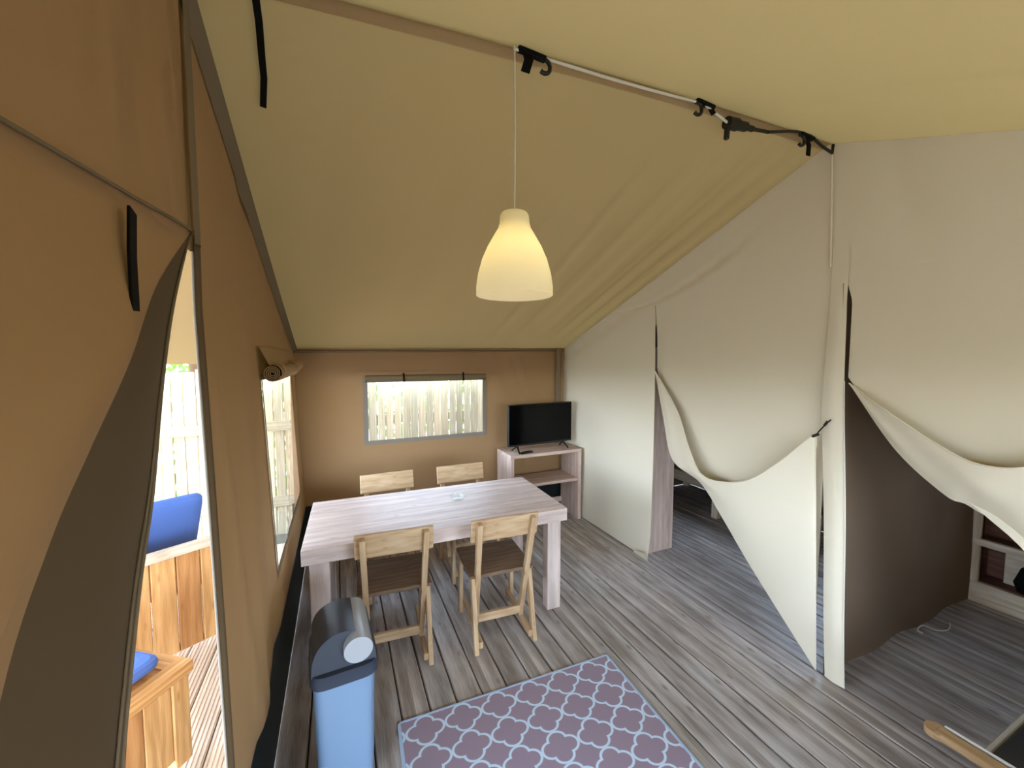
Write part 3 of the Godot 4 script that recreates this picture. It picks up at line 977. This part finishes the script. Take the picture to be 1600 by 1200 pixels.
# ------------------------------------------------------------------ door flap, straps and ties
func build_straps() -> void:
	# the flap of the entrance, pulled aside
	var d := thing("door_flap", "large orange-tan canvas entrance flap pulled aside, with a dark rolled edge", "door flap")
	var fold := [Vector3(-0.366, 2.157, -1.402), Vector3(-0.345, 1.963, -1.08), Vector3(-0.31, 1.80, -0.837), Vector3(-0.29, 1.69, -0.655), Vector3(-0.28, 1.614, -0.546), Vector3(-0.27, 1.50, -0.44), Vector3(-0.26, 1.20, -0.30), Vector3(-0.26, 0.75, -0.20), Vector3(-0.26, 0.03, -0.18)]
	var edge := [Vector3(-0.372, 2.157, -1.408), Vector3(-0.374, 1.943, -1.262), Vector3(-0.374, 1.75, -1.165), Vector3(-0.368, 1.515, -1.06), Vector3(-0.362, 1.38, -0.97), Vector3(-0.358, 1.24, -0.90), Vector3(-0.355, 1.09, -0.84), Vector3(-0.35, 0.7, -0.74), Vector3(-0.35, 0.03, -0.66)]
	var head := []
	for i in 9:
		var z := lerpf(JAMB + 0.004, 0.55, i / 8.0)
		head.append(gable_pos(z, header_y(z)))
	var st := begin()
	# main part: from the header down to the fold, then the rest of the wall plane beside it
	add_sheet(st, span(0.0, 1.0, 50), span(0.0, 1.0, 30), func(u, v):
		var a := curve3(fold, u)
		var top := Vector3(wall_x(2.0), header_y(JAMB + 1.96 * u), lerpf(JAMB + 0.004, 0.55, u))
		var p := a.lerp(top, v)
		p.x -= 0.03 * sin(PI * clampf(v, 0.0, 1.0)) * u * (1 - u)
		return p)
	add_sheet(st, span(0.0, 1.0, 12), span(0.0, 1.0, 12), func(u, v):
		return Vector3(lerpf(-0.26, wall_x(1.0), u), lerpf(0.03, 2.10, v), lerpf(-0.18, 0.56, u) + 0.0).lerp(Vector3(wall_x(2.0), header_y(0.55) , 0.55), 0.0 if u < 1.0 and v < 1.0 else 0.0))
	put("flap_panel", st, "canvas_wall", d)
	var roll := func(u: float, v: float) -> Vector3:
		var p := curve3(fold, u).lerp(curve3(edge, u), v)
		p.x += 0.018 * sin(PI * clampf(v, 0.0, 1.0)) * u * 2.0
		return p
	st = begin()
	add_sheet(st, span(0.0, 1.0, 60), span(0.0, 0.04, 3), roll)
	put("rolled_fold", st, "canvas_wall", d)
	st = begin()
	add_sheet(st, span(0.0, 1.0, 60), span(0.04, 1.0, 14), roll)
	put("rolled_edge", st, "canvas_hem", d)
	st = begin()
	add_sheet(st, span(0.0, 1.0, 40), span(-0.04, 1.0, 14), func(u, v):
		var a := curve3(fold, u)
		var b := curve3(edge, u)
		var p := a.lerp(b, v)
		p.x -= 0.055 * minf(u * 2.0, 1.0) * (0.55 * sqrt(clampf(1.0 - v, 0.0, 1.6)) + 0.8 * maxf(-v, 0.0)) + 0.002
		return p)
	put("turned_back_layer", st, "canvas_hem", d)
	st = begin()
	var ep := []
	var sp := []
	for i in 41:
		ep.append(curve3(edge, i / 40.0) + Vector3(0.002, 0, 0.0))
		var a := curve3(fold, i / 40.0)
		var b := curve3(edge, i / 40.0)
		var t := 0.62 + 0.3 * (1.0 - i / 40.0)
		sp.append(a.lerp(b, t) + Vector3(0.018 * sin(PI * t) * i / 20.0 + 0.003, 0, 0))
	add_tube(st, ep, 0.0035, 5)
	put("edge_zip", st, "seam_tape", d)
	st = begin()
	add_tube(st, sp, 0.0025, 5)
	put("edge_seam", st, "seam_tape", d)

	var s := thing("tie_strap", "black fabric tie strap hanging from the header seam on the entrance flap", "strap", Vector3.ZERO, 0.0, "")
	st = begin()
	ribbon(st, [Vector3(-0.346, 2.075, -0.985), Vector3(-0.338, 1.99, -0.952), Vector3(-0.333, 1.905, -0.937), Vector3(-0.330, 1.838, -0.925)], 0.028, Vector3(0, 0.1, 1))
	put("webbing", st, "black_strap", s)
	s = thing("tie_strap", "black fabric tie strap lying against the roof slope above the window", "strap", Vector3.ZERO, 0.0, "")
	st = begin()
	var rp := []
	for q in [Vector2(-0.185, -1.37), Vector2(-0.187, -1.44), Vector2(-0.195, -1.53), Vector2(-0.20, -1.60), Vector2(-0.218, -1.70)]:
		rp.append(Vector3(q.x, roof_at(q.x, q.y) - 0.014, q.y))
	ribbon(st, rp, 0.02, Vector3(1, 0, 0))
	put("webbing", st, "black_strap", s)

func ribbon(st: SurfaceTool, pts: Array, w: float, side: Vector3) -> void:
	for i in pts.size() - 1:
		var a: Vector3 = pts[i]
		var b: Vector3 = pts[i + 1]
		var ext := (b - a).normalized() * 0.004
		add_bar(st, a - ext, b + ext, w, 0.005, side.normalized(), 0.001)

# ------------------------------------------------------------------ furniture
func build_rug() -> void:
	var r := thing("rug", "mauve rug with a pale blue trellis pattern lying on the plank floor", "rug", Vector3(0.222, 0, -1.909), -2.1)
	var L := 1.72
	var W := 1.232
	var st := begin()
	var y := 0.007
	var us := [0.018, W - 0.018]
	var f := func(u: float, v: float) -> Vector3: return Vector3(u, y, v)
	var uv := func(u: float, v: float) -> Vector2: return Vector2(u - 0.125, v - 0.09)
	var a := Vector2(0.016, 0.014)
	var b := Vector2(W - 0.016, L - 0.014)
	tri(st, Vector3(a.x, y, a.y), Vector3(b.x, y, a.y), Vector3(b.x, y, b.y), Vector3.UP, uv.call(a.x, a.y), uv.call(b.x, a.y), uv.call(b.x, b.y))
	tri(st, Vector3(a.x, y, a.y), Vector3(b.x, y, b.y), Vector3(a.x, y, b.y), Vector3.UP, uv.call(a.x, a.y), uv.call(b.x, b.y), uv.call(a.x, b.y))
	put("pile", st, "rug_pattern", r)
	st = begin()
	add_box(st, Vector3(W, 0.008, 0.016), Transform3D(Basis(), Vector3(W / 2, 0.004, 0.008)), 0.003)
	add_box(st, Vector3(W, 0.008, 0.016), Transform3D(Basis(), Vector3(W / 2, 0.004, L - 0.008)), 0.003)
	add_box(st, Vector3(0.018, 0.008, L), Transform3D(Basis(), Vector3(0.009, 0.004, L / 2)), 0.003)
	add_box(st, Vector3(0.018, 0.008, L), Transform3D(Basis(), Vector3(W - 0.009, 0.004, L / 2)), 0.003)
	put("bound_edge", st, "rug_edge", r)

func build_table() -> void:
	var t := thing("dining_table", "whitewashed solid wood dining table with thick square legs", "table", Vector3(0.638, 0, -2.772), -1.6)
	var n := 6
	for i in n:
		var d := 0.80 / n
		box_part("top_board", Vector3(1.68, 0.042, d - 0.0008), Vector3(0, 0.719, -0.40 + d * (i + 0.5)), "table_wood", t, 0.0015)
	for s in [-1.0, 1.0]:
		box_part("apron", Vector3(1.68, 0.048, 0.03), Vector3(0, 0.675, s * 0.384), "table_wood", t, 0.002)
		box_part("apron", Vector3(0.03, 0.048, 0.738), Vector3(s * 0.825, 0.675, 0), "table_wood", t, 0.002)
		for q in [-1.0, 1.0]:
			box_part("leg", Vector3(0.105, 0.652, 0.075), Vector3(s * 0.752, 0.326, q * 0.335), "table_wood", t, 0.004)
			box_part("leg_block", Vector3(0.105, 0.044, 0.06), Vector3(s * 0.752, 0.674, q * 0.335), "table_wood", t, 0.002)
	var g := thing("glass_dish", "small clear glass dish in the middle of the dining table", "dish", Vector3(0.80, 0.741, -2.83))
	var st := begin()
	add_lathe(st, [Vector2(0.0, 0.0), Vector2(0.036, 0.0), Vector2(0.044, 0.004), Vector2(0.052, 0.030), Vector2(0.049, 0.031), Vector2(0.040, 0.010), Vector2(0.0, 0.009)], Vector3.ZERO, 28)
	put("bowl", st, "dish_glass", g)

func make_chair(label: String) -> Node3D:
	# local: seat centre above the origin, the back at +z, sitter looks to -z
	var c := thing("dining_chair", label, "chair", Vector3.ZERO, 0.0, "pine chairs round the dining table")
	box_part("seat", Vector3(0.425, 0.022, 0.40), Vector3(0, 0.445, -0.118), "seat_wood", c, 0.004)
	# board at the top of the back, on the sitter's side of the posts
	var bb := Basis(Vector3.RIGHT, deg_to_rad(13))
	box_part("backrest", Vector3(0.43, 0.150, 0.020), Vector3(0, 0.765, 0.138), "pine", c, 0.004, bb)
	for s in [-1.0, 1.0]:
		var st := begin()
		add_bar(st, Vector3(s * 0.172, 0.825, 0.180), Vector3(s * 0.154, 0.085, -0.010), 0.032, 0.040, Vector3.RIGHT, 0.003, Vector2(rng.randf(), rng.randf()))
		put("back_post", st, "pine", c)
		st = begin()
		add_bar(st, Vector3(s * 0.188, 0.434, 0.058), Vector3(s * 0.190, 0.0, 0.150), 0.028, 0.045, Vector3.RIGHT, 0.003, Vector2(rng.randf(), rng.randf()))
		put("rear_leg", st, "pine", c)
		st = begin()
		add_bar(st, Vector3(s * 0.188, 0.434, -0.285), Vector3(s * 0.190, 0.0, -0.290), 0.028, 0.040, Vector3.RIGHT, 0.003, Vector2(rng.randf(), rng.randf()))
		put("front_leg", st, "pine", c)
		st = begin()
		add_bar(st, Vector3(s * 0.162, 0.075, -0.300), Vector3(s * 0.162, 0.055, 0.160), 0.026, 0.042, Vector3.RIGHT, 0.003, Vector2(rng.randf(), rng.randf()))
		put("side_rail", st, "pine", c)
		st = begin()
		add_bar(st, Vector3(s * 0.162, 0.410, -0.29), Vector3(s * 0.162, 0.410, 0.06), 0.024, 0.045, Vector3.RIGHT, 0.003, Vector2(rng.randf(), rng.randf()))
		put("seat_rail", st, "pine", c)
	box_part("stretcher", Vector3(0.29, 0.055, 0.024), Vector3(0, 0.135, 0.012), "pine", c)
	return c

func build_chairs() -> void:
	var a := make_chair("pine dining chair drawn out at the right end of the table's near side")
	a.position = Vector3(0.928, 0, -2.322)
	a.rotation_degrees.y = -4.0
	var list := [
		["pine dining chair at the table's near side, directly behind the pedal bin", Vector3(0.28, 0, -2.388), -4.0],
		["pine dining chair behind the table at its left, only its back board showing", Vector3(0.362, 0, -3.27), 181.0],
		["pine dining chair behind the table, its back board nearer the television shelf", Vector3(0.995, 0, -3.27), 180.0]]
	for q in list:
		var c := a.duplicate()
		c.name = "dining_chair"
		add_child(c, true)
		c.position = q[1]
		c.rotation_degrees.y = q[2]
		c.set_meta("label", q[0])

func build_bin() -> void:
	var b := thing("waste_bin", "tall light blue waste bin with a dark grey domed lid", "bin", Vector3(-0.012, 0, -1.775), 3.0)
	var hw := 0.122
	var hd := 0.165
	var ring := func(k: float, w: float, d: float, r: float) -> Vector2:
		# rounded rectangle
		var a := k * TAU
		var c := cos(a)
		var s := sin(a)
		return Vector2(signf(c) * pow(absf(c), r) * w, signf(s) * pow(absf(s), r) * d)
	var shell := func(st: SurfaceTool, levels: Array, cap: bool) -> void:
		var n := 64
		for i in levels.size() - 1:
			for k in n:
				var q := []
				for e in [[i, k], [i + 1, k], [i + 1, k + 1], [i, k + 1]]:
					var l: Array = levels[e[0]]
					var p: Vector2 = ring.call(float(e[1]) / n, l[1], l[2], l[3])
					var p2: Vector2 = ring.call(float(e[1] + 0.2) / n, l[1], l[2], l[3])
					var p1: Vector2 = ring.call(float(e[1] - 0.2) / n, l[1], l[2], l[3])
					var tn := p2 - p1
					var nn := Vector3(tn.y, 0, -tn.x).normalized()
					q.append([Vector3(p.x, l[0], p.y), nn])
				smooth_quad(st, q)
		if cap:
			var l: Array = levels[-1]
			for k in n:
				var p: Vector2 = ring.call(float(k) / n, l[1], l[2], l[3])
				var p2: Vector2 = ring.call(float(k + 1) / n, l[1], l[2], l[3])
				tri(st, Vector3(0, l[0], 0), Vector3(p.x, l[0], p.y), Vector3(p2.x, l[0], p2.y), Vector3.UP)
	var st := begin()
	shell.call(st, [[0.0, hw * 0.84, hd * 0.84, 0.32], [0.02, hw * 0.86, hd * 0.86, 0.32], [0.54, hw * 0.97, hd * 0.97, 0.32]], true)
	put("body", st, "bin_body", b)
	st = begin()
	shell.call(st, [[0.525, hw * 1.02, hd * 1.02, 0.32], [0.535, hw * 1.06, hd * 1.06, 0.32], [0.565, hw * 1.06, hd * 1.06, 0.32], [0.575, hw * 1.0, hd * 1.0, 0.32]], true)
	put("lid_rim", st, "bin_lid", b)
	# dome over the rim: an arch carried from front to back, its front leaning back a little
	st = begin()
	dome(st, -hw * 0.98, hw * 0.98, 0.568, 0.125, -hd * 0.92, hd * 0.86, 0.045)
	put("lid", st, "bin_lid", b)
	st = begin()
	var fr := []
	for k in 37:
		var a := TAU * k / 36.0
		fr.append(Vector2(0.052 + 0.055 * cos(a), 0.634 + 0.052 * sin(a)))
	for k in 36:
		var n0 := Vector3(fr[k].x - 0.052, fr[k].y - 0.634, 0).normalized()
		var n1 := Vector3(fr[k + 1].x - 0.052, fr[k + 1].y - 0.634, 0).normalized()
		smooth_quad(st, [[Vector3(fr[k].x, fr[k].y, -hd * 0.9), n0], [Vector3(fr[k].x, fr[k].y, hd * 0.90), n0], [Vector3(fr[k + 1].x, fr[k + 1].y, hd * 0.90), n1], [Vector3(fr[k + 1].x, fr[k + 1].y, -hd * 0.9), n1]])
		tri(st, Vector3(0.052, 0.634, hd * 0.93), Vector3(fr[k].x, fr[k].y, hd * 0.90), Vector3(fr[k + 1].x, fr[k + 1].y, hd * 0.90), Vector3(0, 0.1, 1).normalized())
	put("flap", st, "bin_flap", b)

# arch from x0 to x1 on height y0, extruded along z
func dome(st: SurfaceTool, x0: float, x1: float, y0: float, h: float, z0: float, z1: float, lean: float) -> void:
	var n := 28
	var prev := []
	for k in n + 1:
		var a := PI * k / n
		var x := lerpf(x0, x1, 0.5 - 0.5 * cos(a))
		var y := y0 + h * pow(sin(a), 0.75)
		var nn := Vector3(-cos(a) / (x1 - x0) * 0.2, sin(a) / h * 0.1, 0).normalized()
		var cur := [[Vector3(x, y, z0), nn], [Vector3(x, y, z1 - lean * (y - y0) / h), nn]]
		if k > 0:
			smooth_quad(st, [prev[0], prev[1], cur[1], cur[0]])
			var mid := (x0 + x1) * 0.5
			tri(st, Vector3(mid, y0, z1), prev[1][0], cur[1][0], Vector3(0, 0.3, 1).normalized())
			tri(st, Vector3(mid, y0, z0), prev[0][0], cur[0][0], Vector3(0, 0, -1))
		prev = cur

func build_tv() -> void:
	var s := thing("television_shelf", "open whitewashed wooden shelf unit carrying the television in the corner", "shelf", Vector3(2.03, 0, -3.845))
	box_part("top_board", Vector3(0.86, 0.036, 0.38), Vector3(0, 0.782, 0), "shelf_wood", s)
	box_part("shelf_board", Vector3(0.78, 0.030, 0.36), Vector3(0, 0.455, 0), "shelf_wood", s)
	for q in [-1.0, 1.0]:
		box_part("side_panel", Vector3(0.040, 0.764, 0.38), Vector3(q * 0.41, 0.382, 0), "shelf_wood", s)
	box_part("back_rail", Vector3(0.78, 0.06, 0.02), Vector3(0, 0.12, -0.17), "shelf_wood", s)
	# television, its right side turned towards the room
	var t := thing("television", "black flat-screen television standing on the corner shelf unit", "television", Vector3(2.015, 0.80, -3.79), 4.0)
	box_part("casing", Vector3(0.81, 0.445, 0.035), Vector3(0, 0.290, 0), "tv_case", t, 0.006)
	box_part("back_housing", Vector3(0.45, 0.25, 0.04), Vector3(0, 0.22, -0.035), "tv_case", t, 0.015)
	box_part("screen", Vector3(0.788, 0.413, 0.004), Vector3(0, 0.295, 0.0165), "tv_screen", t, 0.001)
	for q in [-1.0, 1.0]:
		var st := begin()
		add_bar(st, Vector3(q * 0.29, 0.07, 0.0), Vector3(q * 0.31, 0.006, 0.085), 0.016, 0.012, Vector3.RIGHT, 0.002)
		add_bar(st, Vector3(q * 0.29, 0.07, 0.0), Vector3(q * 0.31, 0.006, -0.085), 0.016, 0.012, Vector3.RIGHT, 0.002)
		put("foot", st, "tv_case", t)
	var r := thing("remote_control", "black remote control lying on the shelf under the television", "remote", Vector3(1.80, 0.801, -3.70), 15.0)
	box_part("case", Vector3(0.16, 0.018, 0.045), Vector3(0, 0.009, 0), "tv_case", r, 0.006)
	box_part("button_pad", Vector3(0.11, 0.002, 0.03), Vector3(-0.01, 0.019, 0), "black_strap", r, 0.0005)

func build_lamp() -> void:
	var at := Vector3(0.588, 2.025, RZ + 0.04)
	var l := thing("pendant_lamp", "lit white bell-shaped pendant lamp hanging by a cord from the ridge", "lamp", at)
	var st := begin()
	var prof := [Vector2(0.1375, 0.0), Vector2(0.1370, 0.03), Vector2(0.130, 0.075), Vector2(0.116, 0.125), Vector2(0.096, 0.170), Vector2(0.073, 0.210), Vector2(0.058, 0.235), Vector2(0.053, 0.255), Vector2(0.051, 0.278), Vector2(0.045, 0.288), Vector2(0.008, 0.290)]
	add_lathe(st, prof, Vector3.ZERO, 48)
	put("shade", st, "lamp_shade", l)
	st = begin()
	add_lathe(st, [Vector2(0.1376, 0.0), Vector2(0.1360, -0.0015), Vector2(0.1345, 0.0)], Vector3.ZERO, 48)
	put("rim", st, "lamp_shade", l)
	st = begin()
	add_lathe(st, [Vector2(0.0, 0.085), Vector2(0.018, 0.09), Vector2(0.029, 0.105), Vector2(0.031, 0.122), Vector2(0.026, 0.142), Vector2(0.016, 0.162), Vector2(0.013, 0.178), Vector2(0.0, 0.18)], Vector3.ZERO, 24)
	put("bulb", st, "bulb_glow", l)
	st = begin()
	add_lathe(st, [Vector2(0.0, 0.178), Vector2(0.018, 0.178), Vector2(0.019, 0.245), Vector2(0.010, 0.285), Vector2(0.0, 0.285)], Vector3.ZERO, 20)
	put("socket", st, "white_cord", l)
	st = begin()
	add_tube(st, [Vector3(0, 0.285, 0), Vector3(0.002, 0.6, 0), Vector3(0, 0.855, 0)], 0.0032, 8)
	put("cord", st, "white_cord", l)
	var o := OmniLight3D.new()
	o.name = "bulb_light"
	o.light_color = Color(1.0, 0.89, 0.60)
	o.light_energy = 0.011
	o.light_size = 0.025
	o.omni_range = 12.0
	o.omni_attenuation = 2.0
	o.shadow_enabled = true
	o.position = at + Vector3(0, 0.122, 0)
	add_child(o)

	# the feed along the ridge
	var z := RZ + 0.03
	var c := thing("lamp_lead", "white lamp lead running along the ridge to a black plug connector", "cable")
	st = begin()
	var y0 := 2.885
	add_tube(st, span_points(Vector3(0.588, 2.875, z), Vector3(0.74, 2.880, z), 4), 0.0045, 8)
	add_tube(st, span_points(Vector3(0.74, 2.880, z), Vector3(1.50, 2.920, z), 10, 0.006), 0.0055, 8)
	add_tube(st, span_points(Vector3(1.50, 2.920, z), Vector3(1.66, 2.875, z), 4), 0.0055, 8)
	put("white_lead", st, "white_cord", c)
	st = begin()
	add_tube(st, span_points(Vector3(1.655, 2.874, z), Vector3(1.72, 2.879, z), 3), 0.027, 12)
	add_tube(st, span_points(Vector3(1.72, 2.879, z), Vector3(1.78, 2.883, z), 3), 0.021, 12)
	add_tube(st, span_points(Vector3(1.78, 2.883, z), Vector3(1.83, 2.885, z), 3), 0.013, 12)
	add_tube(st, [Vector3(1.83, 2.885, z), Vector3(1.93, 2.895, z)], 0.008, 8)
	add_bar(st, Vector3(1.66, 2.86, z), Vector3(1.655, 2.80, z), 0.02, 0.02)
	put("plug", st, "black_plastic", c)
	c = thing("extension_lead", "black extension lead from the plug to the end of the ridge", "cable")
	st = begin()
	add_tube(st, [Vector3(1.94, 2.896, z), Vector3(2.10, 2.935, z), Vector3(2.22, 2.958, z), Vector3(2.30, 2.945, z), Vector3(2.38, 2.92, z), Vector3(2.47, 2.905, z), Vector3(2.475, 2.95, z)], 0.0075, 8)
	put("lead", st, "black_plastic", c)
	var labels := ["black cable clip on the ridge directly above the pendant lamp", "black cable clip on the ridge halfway along the white lead", "black cable clip on the ridge next to the bedroom partition"]
	var xs := [0.625, 1.48, 2.21]
	for i in 3:
		var k := thing("cable_clip", labels[i], "clip", Vector3(xs[i], ridge_y(xs[i]) - 0.022, z), 0.0, "cable clips along the ridge")
		st = begin()
		add_bar(st, Vector3(-0.02, 0.0, 0), Vector3(0.09, -0.006, 0), 0.024, 0.018, Vector3.FORWARD, 0.004)
		put("strap_loop", st, "black_strap", k)
		st = begin()
		var hk := []
		for q in 13:
			var a := -0.5 + q * 0.36
			hk.append(Vector3(0.085 + 0.024 * sin(a), -0.030 + 0.024 * cos(a), 0.0) if i == 0 else Vector3(-0.01 + 0.026 * sin(a), -0.032 + 0.026 * cos(a), 0.0))
		add_tube(st, hk, 0.0075, 8)
		put("hook", st, "black_plastic", k)
		st = begin()
		if i != 1:
			ribbon(st, [Vector3(0.015, 0.0, 0.0), Vector3(0.02, -0.03, 0.006), Vector3(0.005, -0.075, 0.01)] if i == 0 else [Vector3(0.03, -0.01, 0.0), Vector3(0.045, -0.05, 0.006), Vector3(0.035, -0.10, 0.01)], 0.032 if i == 0 else 0.024, Vector3(1, 0, 0.3))
		else:
			ribbon(st, [Vector3(0.06, -0.002, 0.0), Vector3(0.08, -0.035, 0.006)], 0.024, Vector3(1, 0, 0.3))
		put("strap_tail", st, "black_strap", k)

func build_bedroom_furniture() -> void:
	var wd := thing("wardrobe_panel", "upright whitewashed side board of a cupboard inside the left bedroom opening", "cupboard", Vector3(2.70, 0, -2.74))
	box_part("side_board", Vector3(0.34, 1.9, 0.03), Vector3(0, 0.95, 0), "shelf_wood", wd)
	box_part("edge_post", Vector3(0.02, 1.9, 0.04), Vector3(-0.165, 0.95, -0.03), "dark_wood", wd)
	for y in [0.10, 0.9, 1.8]:
		box_part("shelf", Vector3(0.32, 0.02, 0.55), Vector3(0, y, -0.295), "shelf_wood", wd)
	box_part("back_board", Vector3(0.34, 1.9, 0.02), Vector3(0, 0.95, -0.58), "dark_wood", wd)

	var b := thing("bed", "pale wooden bed with a square leg in the left bedroom", "bed", Vector3(3.84, 0, -3.06))
	for q in [Vector3(0.035, 0.14, 0.0), Vector3(0.035, 0.14, -0.98), Vector3(0.66, 0.14, 0.0), Vector3(0.66, 0.14, -0.98), Vector3(0.035, 0.14, 1.0), Vector3(0.66, 0.14, 1.0)]:
		box_part("leg", Vector3(0.07, 0.28, 0.07), q, "pale_wood", b)
	box_part("side_rail", Vector3(0.03, 0.12, 2.08), Vector3(0.055, 0.34, 0.0), "pale_wood", b)
	box_part("side_rail", Vector3(0.03, 0.12, 2.08), Vector3(0.66, 0.34, 0.0), "pale_wood", b)
	box_part("mattress", Vector3(0.60, 0.14, 2.0), Vector3(0.36, 0.43, 0.0), "canvas_hem", b, 0.04)
	var cs := thing("cabinet", "dark brown cabinet in the gloom beyond the left bedroom's bed", "cabinet", Vector3(3.45, 0, -3.8))
	box_part("body", Vector3(0.36, 0.9, 0.4), Vector3(0, 0.45, 0), "dark_wood", cs)
	box_part("door", Vector3(0.34, 0.84, 0.018), Vector3(0, 0.45, 0.21), "dark_wood", cs)

	# open storage unit in the right bedroom
	var s := thing("storage_unit", "open wooden storage unit with brown back in the right bedroom", "shelf", Vector3(4.29, 0, -0.55))
	box_part("plinth", Vector3(0.03, 0.155, 1.36), Vector3(0, 0.0775, 0), "pale_wood", s)
	for z in [-0.665, 0.0, 0.665]:
		box_part("upright", Vector3(0.035, 1.0, 0.055), Vector3(0, 0.655, z), "pale_wood", s)
	for y in [0.455, 0.80, 1.17]:
		box_part("rail", Vector3(0.035, 0.05, 1.36), Vector3(-0.002, y, 0), "pale_wood", s)
	box_part("back_board", Vector3(0.02, 1.1, 1.36), Vector3(0.20, 0.58, 0), "brown_panel", s)
	box_part("shelf_board", Vector3(0.20, 0.02, 1.32), Vector3(0.11, 0.45, 0), "brown_panel", s)
	box_part("shelf_board", Vector3(0.20, 0.02, 1.32), Vector3(0.11, 0.15, 0), "brown_panel", s)
	var bx := thing("board", "pale offcut board leaning inside the right bedroom's storage unit", "board", Vector3(4.42, 0.16, -0.94))
	box_part("plank", Vector3(0.02, 0.27, 0.32), Vector3(0, 0.138, 0), "pale_wood", bx)
	var bg := thing("bag", "black bag lying in the storage unit of the right bedroom", "bag", Vector3(4.345, 0.161, -0.90))
	var st := begin()
	add_lathe(st, [Vector2(0.0, 0.0), Vector2(0.12, 0.0), Vector2(0.14, 0.06), Vector2(0.11, 0.17), Vector2(0.05, 0.24), Vector2(0.0, 0.25)], Vector3.ZERO, 20)
	var o := put("body", st, "black_fabric", bg)
	o.scale = Vector3(0.35, 1, 1)
	st = begin()
	add_tube(st, [Vector3(0, 0.22, -0.05), Vector3(0, 0.27, -0.02), Vector3(0, 0.27, 0.02), Vector3(0, 0.22, 0.05)], 0.006, 6)
	put("handle", st, "black_fabric", bg)
	# loose cord end on the floor
	var c := thing("floor_cord", "loose white cord end on the floor below the bedroom divider", "cord")
	st = begin()
	var cp := []
	for i in 25:
		cp.append(curve3([Vector3(3.46, 0.006, -1.205), Vector3(3.50, 0.035, -1.195), Vector3(3.57, 0.010, -1.15), Vector3(3.66, 0.006, -1.125), Vector3(3.76, 0.006, -1.15)], i / 24.0))
	add_tube(st, cp, 0.004, 6)
	put("cord", st, "white_cord", c)
	st = begin()
	add_tube(st, [Vector3(3.455, 0.008, -1.20), Vector3(3.45, 0.008, -1.175)], 0.007, 6)
	put("knot", st, "white_cord", c)

func build_director_chair() -> void:
	# local: faces -z; arm ends at z = 0
	var c := thing("folding_armchair", "folding armchair with wooden arms and black canvas at the bottom right", "armchair", Vector3(1.72, 0, -0.56), 0.0)
	for s in [0.0, -1.0]:
		var x: float = 0.03 + s * 0.52
		var st := begin()
		add_box(st, Vector3(0.058, 0.024, 0.46), Transform3D(Basis(), Vector3(x, 0.59, 0.235)), 0.010)
		add_tube(st, [Vector3(x, 0.579, 0.012), Vector3(x, 0.601, 0.012)], 0.028, 20)
		put("armrest", st, "arm_wood", c)
		st = begin()
		add_tube(st, [Vector3(x + 0.036, 0.598, 0.02), Vector3(x + 0.036, 0.598, 0.46)], 0.006, 8)
		put("arm_rail", st, "grey_metal", c)
		for z in [0.15, 0.42]:
			st = begin()
			add_tube(st, [Vector3(x + 0.01, 0.0, z), Vector3(x + 0.01, 0.58, z)], 0.011, 8)
			put("leg", st, "black_plastic", c)
		st = begin()
		add_tube(st, [Vector3(x + 0.01, 0.58, 0.42), Vector3(x + 0.01, 0.88, 0.47)], 0.011, 8)
		put("back_post", st, "black_plastic", c)
	var st := begin()
	add_tube(st, [Vector3(-0.48, 0.46, 0.14), Vector3(0.04, 0.46, 0.14)], 0.012, 8)
	put("front_rail", st, "grey_metal", c)
	st = begin()
	add_sheet(st, span(-0.49, 0.05, 10), span(0.13, 0.45, 8), func(x, z): return Vector3(x, 0.455 - 0.03 * sin(PI * (x + 0.49) / 0.54), z))
	put("seat", st, "black_fabric", c)
	st = begin()
	add_sheet(st, span(-0.49, 0.05, 10), span(0.64, 0.87, 6), func(x, y): return Vector3(x, y, 0.43 + (y - 0.58) * 0.17 + 0.03 * sin(PI * (x + 0.49) / 0.54)))
	put("backrest", st, "black_fabric", c)
	var k := thing("storage_crate", "black storage box with a grey rim beside the wooden chair arm at the bottom right", "box", Vector3(2.17, 0, -0.27))
	box_part("body", Vector3(0.50, 0.49, 0.42), Vector3(0, 0.245, 0), "black_plastic", k, 0.02)
	box_part("rim", Vector3(0.53, 0.03, 0.02), Vector3(0, 0.500, -0.212), "window_tape", k, 0.005)
	box_part("lid", Vector3(0.52, 0.03, 0.42), Vector3(0, 0.506, 0.008), "black_plastic", k, 0.008)
